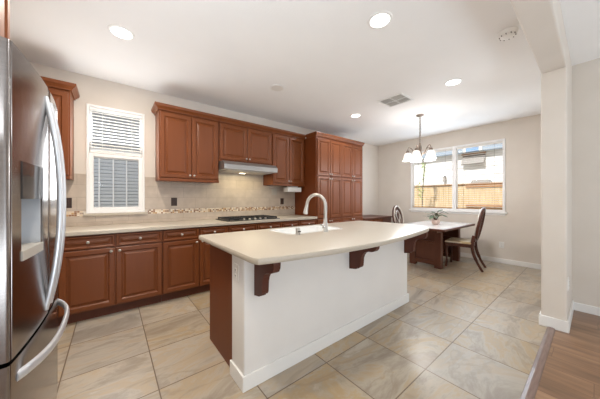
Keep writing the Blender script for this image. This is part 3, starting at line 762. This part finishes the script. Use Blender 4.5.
# outline runs counter-clockwise, so +normal points inward
def slab_with_hole(outer, hole, z0, z1, r=0.012):
    bm = bmesh.new()
    def ring(pts, z): return [bm.verts.new((x, y, z)) for x, y in pts]
    prof = [(r, z0), (r * .3, z0 + r * .3), (0, z0 + r), (0, z1 - r), (r * .3, z1 - r * .3), (r, z1)]
    R = [ring(inset(outer, d), z) for d, z in prof]
    n = len(outer)
    for a, b in zip(R, R[1:]):
        for i in range(n): bm.faces.new((a[i], a[(i + 1) % n], b[(i + 1) % n], b[i]))
    H0, H1 = ring(hole, z0), ring(hole, z1); k = len(hole)
    for i in range(k): bm.faces.new((H0[i], H0[(i + 1) % k], H1[(i + 1) % k], H1[i]))
    for o, h in ((R[0], H0), (R[-1], H1)):
        es = []
        for loop in (o, h):
            for i in range(len(loop)):
                e = bm.edges.get((loop[i], loop[(i + 1) % len(loop)]))
                es.append(e)
        bmesh.ops.triangle_fill(bm, use_beauty=True, use_dissolve=False, edges=es)
    return bm
def rrect(x0, x1, y0, y1, r, n=5):
    pts = []
    for cx, cy, a0 in ((x1 - r, y0 + r, -90), (x1 - r, y1 - r, 0), (x0 + r, y1 - r, 90), (x0 + r, y0 + r, 180)):
        for k in range(n + 1):
            a = math.radians(a0 + 90 * k / n); pts.append((cx + r * math.cos(a), cy + r * math.sin(a)))
    return pts
hole = rrect(SX0, SX1, SYa, SYb, 0.06)
tag(obj('countertop', slab_with_hole(out, hole, 0.8745, 0.915), 'counter', None, True), 'cream bowed countertop on the island around the sink', 'countertop')
sk = thing('kitchen_sink', 'white rimmed sink set into the island countertop', 'sink', (1.61, 1.915, 0.7))
bm = BM()
prof = [(-0.016, .9155), (-0.014, .9185), (-0.002, .9190), (0.005, .915), (0.009, .80), (0.015, .70), (0.03, .672), (0.08, .665)]
allr = [[(x, y, z) for x, y in rrect(SX0 + d, SX1 - d, SYa + d, SYb - d, .06)] for d, z in prof]
rings(bm, allr, False); v = [bm.verts.new(p) for p in allr[-1]]; bm.faces.new(v)
bmesh.ops.remove_doubles(bm, verts=bm.verts[:], dist=1e-5)
obj('basin', bm, 'sink', sk, True)
bm = BM(); lathe(bm, [(0.04, .6655), (0.04, .668), (0.03, .6685), (0.001, .6665)], (1.61, 1.915, 0), 20); obj('drain', bm, 'chrome', sk, True)

fc = thing('faucet', 'brushed nickel gooseneck faucet standing behind the sink', 'faucet', (1.64, 1.655, 0.915))
bm = BM(); lathe(bm, [(0.028, .9155), (0.028, .925), (0.024, .932), (0.022, 1.0), (0.0185, 1.006), (0.017, 1.05)], (1.64, 1.655, 0), 20); obj('faucet_body', bm, 'nickel', fc, True)
dirv = Vector((-0.20, 0.98, 0)).normalized(); b0 = Vector((1.64, 1.655, 0))
pts = [b0 + Vector((0, 0, z)) for z in (1.0, 1.08, 1.165)]
R = 0.115
for k in range(1, 13):
    a = PI * k / 12 * 0.97; pts.append(b0 + dirv * (R - R * math.cos(a)) + Vector((0, 0, 1.165 + R * math.sin(a))))
bm = BM(); tube(bm, pts, 0.0165, 14); obj('spout', bm, 'nickel', fc, True)
e = pts[-1]; dn = (pts[-1] - pts[-2]).normalized()
bm = BM(); tube(bm, [e, e + dn * .02, e + dn * .06, e + dn * .095, e + dn * .1], [.0165, .018, .022, .026, .022], 14); obj('spray_head', bm, 'nickel', fc, True)
bm = BM(); tube(bm, [b0 + Vector((0, 0, .962)), b0 + Vector((-.045, -.015, .965))], .013, 12); tube(bm, smooth_path([b0 + Vector((-.045, -.015, .965)), b0 + Vector((-.06, -.02, .985)), b0 + Vector((-.085, -.028, .99))], 4), [.009] * 8 + [.006], 10)
obj('lever', bm, 'chrome', fc, True)
ag = thing('soap_dispenser', 'short nickel cylinder beside the sink on the island counter', 'dispenser', (1.305, 1.665, 0.915))
bm = BM(); lathe(bm, [(0.024, .9155), (0.024, .921), (0.0205, .924), (0.0205, .968), (0.018, .974), (0.001, .975)], (1.305, 1.665, 0), 18); obj('cap', bm, 'nickel', ag, True)
bm = BM(); bx(bm, 1.288, 1.322, 1.6425, 1.646, .94, .95); obj('vent_slot', bm, 'iron', ag)
plate('wall_outlet', 'white outlet on the narrow end of the island half wall', 'outlet', 1.525, 0.735, .075, .118, W_(IX0), 'plate_white')

# ------------------------------------------------------------------ refrigerator
FY0, FY1 = 1.232, 2.145
def bow(y):                       # plan curve of the front
    s = (y - (FY0 + FY1) / 2) / ((FY1 - FY0) / 2)
    return -0.242 - 0.026 * s * s
fr = thing('refrigerator', 'stainless french-door refrigerator with a bottom freezer drawer', 'refrigerator', (-0.65, 1.69, 0))
obj('case', bx(BM(), LX + .02, -0.335, FY0 + .008, FY1 - .008, 0.02, 1.755, 0.004), 'steel_side', fr)
def front_slab(y0, y1, z0, z1, n=10, rr=0.014):
    """bowed slab with rounded vertical edges"""
    ys = [y0 + (y1 - y0) * i / n for i in range(n + 1)]
    plan = [(-0.33, y0)]
    for k in range(4):
        a = PI / 2 * k / 3; plan.append((bow(y0) - rr + rr * math.sin(a), y0 + rr - rr * math.cos(a)))
    for y in ys[1:-1]: plan.append((bow(y), y))
    for k in range(4):
        a = PI / 2 * k / 3; plan.append((bow(y1) - rr + rr * math.cos(a), y1 - rr + rr * math.sin(a)))
    plan.append((-0.33, y1))
    return rings(BM(), [[(x, y, z0) for x, y in plan], [(x, y, z1) for x, y in plan]])
MID = 1.678
# near door has a recess for the dispenser
DY0, DY1, DZ0, DZ1 = 1.317, 1.555, 1.005, 1.375
def bowed_piece(bm, y0, y1, z0, z1, xb=-0.33, round0=False, round1=False, n=6, rr=0.014):
    plan = [(xb, y0)]
    if round0:
        for k in range(4):
            a = PI / 2 * k / 3; plan.append((bow(y0) - rr + rr * math.sin(a), y0 + rr - rr * math.cos(a)))
    else: plan.append((bow(y0), y0))
    for i in range(1, n): y = y0 + (y1 - y0) * i / n; plan.append((bow(y), y))
    if round1:
        for k in range(4):
            a = PI / 2 * k / 3; plan.append((bow(y1) - rr + rr * math.cos(a), y1 - rr + rr * math.sin(a)))
    else: plan.append((bow(y1), y1))
    plan.append((xb, y1))
    return rings(bm, [[(x, y, z0) for x, y in plan], [(x, y, z1) for x, y in plan]])
bm = BM()
bowed_piece(bm, FY0, DY0, 0.685, 1.775, round0=True); bowed_piece(bm, DY1, MID - .003, 0.685, 1.775, round1=True)
bowed_piece(bm, DY0, DY1, 0.685, DZ0); bowed_piece(bm, DY0, DY1, DZ1, 1.775)
d1 = obj('door', bm, 'steel', fr, True)
bm = BM(); bx(bm, -0.329, -0.318, DY0, DY1, DZ0, DZ1); bx(bm, -0.32, -0.262, DY0, DY0 + .006, DZ0, DZ1); bx(bm, -0.32, -0.250, DY1 - .006, DY1, DZ0, DZ1)
dp = obj('dispenser', bm, 'grey_plastic', d1, label='pale grey water dispenser recess')
bm = BM(); bowed_piece(bm, DY0 + .001, DY1 - .001, 1.235, DZ1 - .001, -0.315); bm2 = bm
for v in bm.verts:
    if v.co.x > -0.3: v.co.x += 0.003
obj('display_panel', bm, 'dark_glass', d1)
bm = BM(); bowed_piece(bm, DY0 + .001, DY1 - .001, DZ0 + .001, 1.042, -0.318)
for v in bm.verts:
    if v.co.x > -0.3: v.co.x += 0.004
obj('drip_tray', bm, 'plate_grey', d1)
bm = BM(); bowed_piece(bm, MID + .003, FY1, 0.685, 1.775, round0=True, round1=True); d2 = obj('door', bm, 'steel', fr, True)
bm = BM(); bowed_piece(bm, FY0, FY1, 0.07, 0.670, round0=True, round1=True, n=12); d3 = obj('freezer_drawer', bm, 'steel', fr, True)
obj('base_grille', bx(BM(), -0.40, -0.31, FY0 + .02, FY1 - .02, 0.0, 0.065), 'black', fr)
for (yy, dd) in ((MID - .048, d1), (MID + .048, d2)):
    x0 = bow(yy); pts = []
    for k in range(25):
        s = -1 + 2 * k / 24
        pts.append((x0 - 0.004 + 0.05 * (1 - abs(s) ** 2.2), yy, 1.215 + 0.505 * s))
    bm = BM(); tube(bm, pts, 0.0145, 12, flat=(0.8, 0.95), up=(1, 0, 0)); obj('handle', bm, 'steel_handle', dd, True)
pts = []
for k in range(29):
    s = -1 + 2 * k / 28; yy = 1.688 + 0.40 * s
    pts.append((bow(yy) - 0.006 + 0.058 * (1 - abs(s) ** 3.5), yy, 0.60))
bm = BM(); tube(bm, pts, 0.0175, 12, flat=(1.1, 0.6), up=(0, 0, 1)); obj('handle', bm, 'steel_handle', d3, True)

fcab = thing('over_fridge_cabinet', 'cherry cabinet above the refrigerator', 'cabinet', (-0.75, 1.67, 1.82))
obj('body', bx(BM(), LX + .002, -0.462, 1.19, 2.115, 1.82, 2.42), 'cabinet', fcab)
door(fcab, 'door', 1.20, 1.61, 1.835, 2.40, E_(-0.462), knob=(1.58, 1.88)); door(fcab, 'door', 1.62, 2.04, 1.835, 2.40, E_(-0.462), knob=(1.66, 1.88))

# ------------------------------------------------------------------ dining table, chairs, plant
tb = thing('dining_table', 'brown wooden dining table with a pale top by the window', 'table', (4.76, 1.9, 0))
bm = BM(); bx(bm, 4.02, 5.50, 1.455, 2.34, 0.722, 0.757, 0.006); obj('top_rim', bm, 'table_wood', tb)
bm = BM(); bx(bm, 4.05, 5.47, 1.485, 2.31, 0.757, 0.760, 0.001); obj('top_inset', bm, 'table_top', tb, label='pale glossy table surface')
obj('apron', bx(BM(), 4.42, 5.46, 1.72, 2.24, 0.64, 0.721), 'table_wood', tb)
for x0, x1 in ((4.50, 4.60), (5.36, 5.46)):
    obj('leg', bx(BM(), x0, x1, 1.69, 1.80, 0, 0.64, 0.004), 'table_wood', tb); obj('leg', bx(BM(), x0, x1, 2.14, 2.25, 0, 0.64, 0.004), 'table_wood', tb)
    bm = BM(); bx(bm, x0 + .035, x1 - .035, 1.80, 2.14, 0.10, 0.64)
    r = obj('end_panel', bm, 'table_wood', tb)
    for z0, z1 in ((.05, .125), (.43, .475)):
        obj('crossbar', bx(BM(), x0 + .008, x1 - .008, 1.80, 2.14, z0, z1, .004), 'table_wood', r)
obj('stretcher', bx(BM(), 4.60, 5.36, 1.96, 2.0, 0.16, 0.42), 'table_wood', tb)

def make_chair(label):
    r = thing('dining_chair', label, 'chair', (0, 0, 0), 'carved wooden dining chairs at the table')
    # seat faces +Y
    bm = BM()
    seat = [(-.185, -.20), (.185, -.20), (.215, .20), (-.215, .20)]
    rings(bm, [[(x, y, .385) for x, y in seat], [(x, y, .445) for x, y in seat]]); obj('seat_frame', bm, 'chair_wood', r)
    bm = BM(); rs = []
    for d, z in ((0, .446), (-.004, .462), (.004, .478), (.03, .490), (.09, .496)):
        rs.append([(x * (1 - d / .2), y * (1 - d / .2), z) for x, y in seat])
    rings(bm, rs); obj('seat', bm, 'fabric', r, True, label='striped gold upholstered seat')
    for s in (-1, 1):
        pts = smooth_path([(s * .172, -.345, 0), (s * .172, -.272, .14), (s * .172, -.213, .31), (s * .172, -.20, .46), (s * .175, -.225, .60)], 6)
        bm = BM(); tube(bm, pts, [.017] * 8 + [.022] * (len(pts) - 8), 8, flat=(1.0, 1.15), up=(1, 0, 0)); obj('leg', bm, 'chair_wood', r, True)
        pts = smooth_path([(s * .185, .175, .40), (s * .188, .19, .30), (s * .185, .18, .15), (s * .188, .19, 0)], 5)
        bm = BM(); tube(bm, pts, [.028, .03, .03, .028, .025, .022, .02, .019, .018, .017, .016, .016, .017, .018, .02, .02], 10); obj('leg', bm, 'chair_wood', r, True)
    # back: shield-shaped oval leaning away
    def bp(u, v): return Vector((u, -.215 - .20 * max(0, v - .5) ** 1.0 * .95 - .02, v))
    def oval(su, grow=0.0):
        pts = []
        for k in range(33):
            a = 2 * PI * k / 32; c, s_ = math.sin(a), -math.cos(a)
            w = (0.196 if s_ > -.2 else 0.196 - .05 * (-.2 - s_)) - grow
            pts.append(bp(w * c * (1 - .06 * s_), 0.79 + (0.275 - grow) * s_))
        return pts
    bm = BM(); tube(bm, oval(1), 0.024, 8, flat=(1.0, 1.0)); bk = obj('back_frame', bm, 'chair_wood', r, True)
    bm = BM(); tube(bm, [p + Vector((0, .017, .003)) for p in oval(1, .002)], 0.0155, 8); obj('inlay_highlight', bm, 'inlay_highlight', bk, True, label='pale strip standing in for the highlight along the back frame')  # pale tube stands in for bright reflections along the frame
    bm = BM(); bx(bm, -.19, .19, -.245, -.215, .49, .545, .006); obj('lower_rail', bm, 'chair_wood', bk)
    bm = BM()
    for s in (-1, 1):
        for u0, m1, u1 in ((0.03, .10, .02), (.015, .04, .12), (.08, .02, .07)):
            tube(bm, smooth_path([bp(s * u0, .54), bp(s * m1, .72), bp(s * u1, .90), bp(s * u1 * .6, 1.02)], 6), .009, 6)
    tube(bm, [bp(0, .53), bp(0, .75), bp(0, 1.05)], .012, 6)
    obj('splat', bm, 'chair_wood', bk, True)
    bm = BM()
    for s in (-1, 1):
        tube(bm, [p + Vector((0, .012, 0)) for p in smooth_path([bp(0, .70), bp(s * .055, .80), bp(s * .07, .90), bp(0, .97)], 6)], .010, 6)
    lathe(bm, [(.001, -.006), (.03, 0), (.001, .006)], bp(0, .70) + Vector((0, .014, 0)), 10, Matrix.Rotation(PI / 2, 4, 'X'))
    obj('splat_ornament', bm, 'inlay_highlight', bk, True, label='pale carved ornament of the back')
    return r
c1 = make_chair('carved dark wood chair with striped seat tucked to the near side of the table')
def copy_tree(o, parent=None):
    c = o.copy(); COL.objects.link(c)
    if parent: c.parent = parent
    for ch in list(o.children): copy_tree(ch, c)
    return c
c2 = copy_tree(c1); c2['label'] = 'carved dark wood chair behind the table, only its oval back showing over the counter'
c1.location = (5.03, 1.555, 0); c1.rotation_euler = (0, 0, math.radians(7))
c2.location = (5.28, 2.62, 0); c2.rotation_euler = (0, 0, PI)

pl = thing('potted_plant', 'small leafy plant in a blush pot on the dining table', 'plant', (4.72, 1.86, 0.7605))
bm = BM(); lathe(bm, [(0.045, .7605), (0.066, .785), (0.071, .82), (0.064, .85), (0.058, .85), (0.058, .838), (0.001, .838)], (4.72, 1.86, 0), 22); obj('pot', bm, 'pot', pl, True)
bm = BM(); lathe(bm, [(0.0575, .836), (0.0575, .841), (0.001, .845)], (4.72, 1.86, 0), 16); obj('soil', bm, 'soil', pl)
bm = BM(); bs_ = BM()
for i in range(17):
    a = 2 * PI * i * .382 + .3; reach = .05 + .10 * random.random(); h = .90 + .11 * random.random()
    b = Vector((4.72, 1.86, .842)); d = Vector((math.cos(a), math.sin(a), 0)); tip = b + d * reach; tip.z = h
    tube(bs_, smooth_path([b + d * .015, b + d * reach * .45 + Vector((0, 0, (h - .842) * .75)), tip], 4), .004, 5)
    l = .055 + .03 * random.random(); dr = (d + Vector((0, 0, random.uniform(-.7, .25)))).normalized(); s = d.cross(Vector((0, 0, 1))).normalized(); nn = s.cross(dr)
    ring = [(-.1, 0), (.3, .36), (.8, .42), (1.3, .3), (1.7, 0), (1.3, -.3), (.8, -.42), (.3, -.36)]
    va = [bm.verts.new(tip + dr * l * (p - .3) + s * l * q + nn * .003) for p, q in ring]; vb = [bm.verts.new(tip + dr * l * (p - .3) + s * l * q) for p, q in ring]
    bm.faces.new(va); bm.faces.new(vb[::-1])
    for k in range(8): bm.faces.new((va[k], vb[k], vb[(k + 1) % 8], va[(k + 1) % 8]))
obj('stems', bs_, 'stem', pl, True); obj('leaves', bm, 'leaf', pl)

# ------------------------------------------------------------------ ceiling fittings
def downlight(x, y, label, on=True, power=DOWNLIGHT_W, color=(0.95, 0.98, 1.0)):
    r = thing('recessed_light', label, 'light', (x, y, CZ), 'recessed ceiling lights')
    bm = BM(); lathe(bm, [(0.078, CZ - .001), (0.078, CZ - .008), (0.082, CZ - .009), (0.098, CZ - .005), (0.10, CZ - .0005), (0.085, CZ - .0005)], (x, y, 0), 32)
    obj('trim_ring', bm, 'trim', r, True)
    bm = BM(); lathe(bm, [(0.001, CZ - .0075), (0.078, CZ - .0075), (0.078, CZ - .002), (0.001, CZ - .002)], (x, y, 0), 32); obj('lens', bm, 'lamp_on' if on else 'lamp_off', r)
    if on:
        d = bpy.data.lights.new('downlight', 'AREA'); d.shape = 'DISK'; d.size = 0.13; d.energy = power; d.color = color
        lo = bpy.data.objects.new('downlight', d); COL.objects.link(lo); lo.parent = r; lo.location = (0, 0, -0.02)
    return r
downlight(0.07, 2.645, 'lit recessed light nearest the refrigerator and counter window', True, 20, (1, 0.9, 0.76))
downlight(0.07, 1.125, 'lit recessed light directly in front of the refrigerator doors', True, 13, (1, 0.9, 0.76))
downlight(1.745, 1.12, 'lit recessed light above the middle of the island', True, DOWNLIGHT_W * 0.9, (0.88, 0.95, 1.0))
downlight(3.40, 1.132, 'lit recessed light nearest the dining window', True, DOWNLIGHT_W * 0.8, (0.82, 0.92, 1.0))
downlight(3.40, 2.67, 'lit recessed light in front of the pantry')
downlight(1.735, 2.665, 'unlit recessed light in front of the range hood', False)

vt = thing('ceiling_vent', 'square white air vent with grey louvers on the ceiling', 'vent', (3.34, 1.885, CZ))
bm = BM(); frame_ = [(3.16, 3.52, 1.69, 2.08)]
x0, x1, y0, y1 = frame_[0]; w = .028; zb, zt = CZ - .012, CZ - .0005
bx(bm, x0, x0 + w, y0, y1, zb, zt, .003); bx(bm, x1 - w, x1, y0, y1, zb, zt, .003); bx(bm, x0 + w, x1 - w, y0, y0 + w, zb, zt, .003); bx(bm, x0 + w, x1 - w, y1 - w, y1, zb, zt, .003)
bx(bm, 3.334, 3.346, y0 + w, y1 - w, zb, zt); bx(bm, x0 + w, x1 - w, 1.879, 1.891, zb, zt)
lathe(bm, [(0.02, CZ - .014), (0.02, CZ - .002)], (3.34, 1.885, 0), 12)
obj('vent_frame', bm, 'trim', vt)
obj('duct_backing', bx(BM(), x0 + w, x1 - w, y0 + w, y1 - w, CZ - .003, CZ - .0006), 'vent_slat', vt)
bm = BM()
for i in range(11):
    yy = y0 + w + .012 + i * (y1 - y0 - 2 * w - .02) / 10.4
    slat(bm, x0 + w, x1 - w, yy, CZ - .010, .024, math.radians(32), 'x', .0015)
obj('louvers', bm, 'vent_slat', vt)

sd = thing('smoke_detector', 'round white smoke detector on the ceiling beside the beam', 'detector', (2.76, 0.49, CZ))
bm = BM(); lathe(bm, [(0.072, CZ - .0005), (0.072, CZ - .012), (0.068, CZ - .018)], (2.76, .49, 0), 28); obj('base', bm, 'plate_white', sd, True)
bm = BM(); lathe(bm, [(0.066, CZ - .018), (0.064, CZ - .03), (0.05, CZ - .042), (0.02, CZ - .045), (0.001, CZ - .045)], (2.76, .49, 0), 28); obj('cover', bm, 'plate_white', sd, True)
bm = BM()
for k in range(10):
    a = 2 * PI * k / 10; c = (2.76 + .055 * math.cos(a), .49 + .055 * math.sin(a)); bx(bm, c[0] - .008, c[0] + .008, c[1] - .003, c[1] + .003, CZ - .043, CZ - .036)
obj('sensor_slots', bm, 'vent_dark', sd)

CX, CY = 4.28, 1.945
ch = thing('chandelier', 'five-arm chandelier with white bell shades over the dining table', 'chandelier', (CX, CY, CZ))
bm = BM(); lathe(bm, [(0.065, CZ - .0005), (0.065, CZ - .008), (0.045, CZ - .02), (0.015, CZ - .03), (0.001, CZ - .032)], (CX, CY, 0), 22); obj('canopy', bm, 'bronze', ch, True)
bm = BM(); z = CZ - .03; k = 0
while z > 2.22:
    pts = []
    for i in range(13):
        a = 2 * PI * i / 12; u = .011 * math.cos(a); vv = .022 * math.sin(a)
        pts.append((CX + (u if k % 2 else 0), CY + (0 if k % 2 else u), z - .02 + vv))
    tube(bm, pts, .0045, 6); z -= .033; k += 1
obj('chain', bm, 'bronze', ch, True)
bm = BM(); lathe(bm, [(.004, 2.225), (.012, 2.21), (.014, 2.19), (.022, 2.17), (.028, 2.12), (.02, 2.08), (.026, 2.05), (.034, 2.02), (.03, 1.985), (.012, 1.965), (.014, 1.945), (.002, 1.925)], (CX, CY, 0), 18); obj('center_column', bm, 'bronze', ch, True)
cl_ = bpy.data.lights.new('chandelier_bulbs', 'POINT'); cl_.energy = 26; cl_.shadow_soft_size = 0.12; cl_.color = (1, 0.97, 0.94)
clo = bpy.data.objects.new('chandelier_bulbs', cl_); COL.objects.link(clo); clo.parent = ch; clo.location = (0, 0, 1.84 - CZ)
for i in range(5):
    a = 2 * PI * i / 5 + math.radians(-28); d = Vector((math.cos(a), math.sin(a), 0)); c = Vector((CX, CY, 0))
    bm = BM(); tube(bm, smooth_path([c + d * .02 + Vector((0, 0, 2.02)), c + d * .09 + Vector((0, 0, 2.06)), c + d * .13 + Vector((0, 0, 2.13)), c + d * .175 + Vector((0, 0, 2.165)), c + d * .195 + Vector((0, 0, 2.14)), c + d * .20 + Vector((0, 0, 2.11))], 5), .0065, 8)
    arm = obj('arm', bm, 'bronze', ch, True)
    q = c + d * .20
    bm = BM(); lathe(bm, [(.010, 2.115), (.024, 2.105), (.028, 2.08), (.026, 2.066)], (q.x, q.y, 0), 16); obj('shade_cap', bm, 'bronze', arm, True)
    bm = BM(); lathe(bm, [(.026, 2.068), (.045, 2.06), (.060, 2.035), (.068, 2.0), (.075, 1.965), (.092, 1.925), (.088, 1.925), (.071, 1.967), (.064, 2.0), (.056, 2.032), (.043, 2.055), (.026, 2.062)], (q.x, q.y, 0), 24); obj('lamp_shade', bm, 'shade', arm, True)
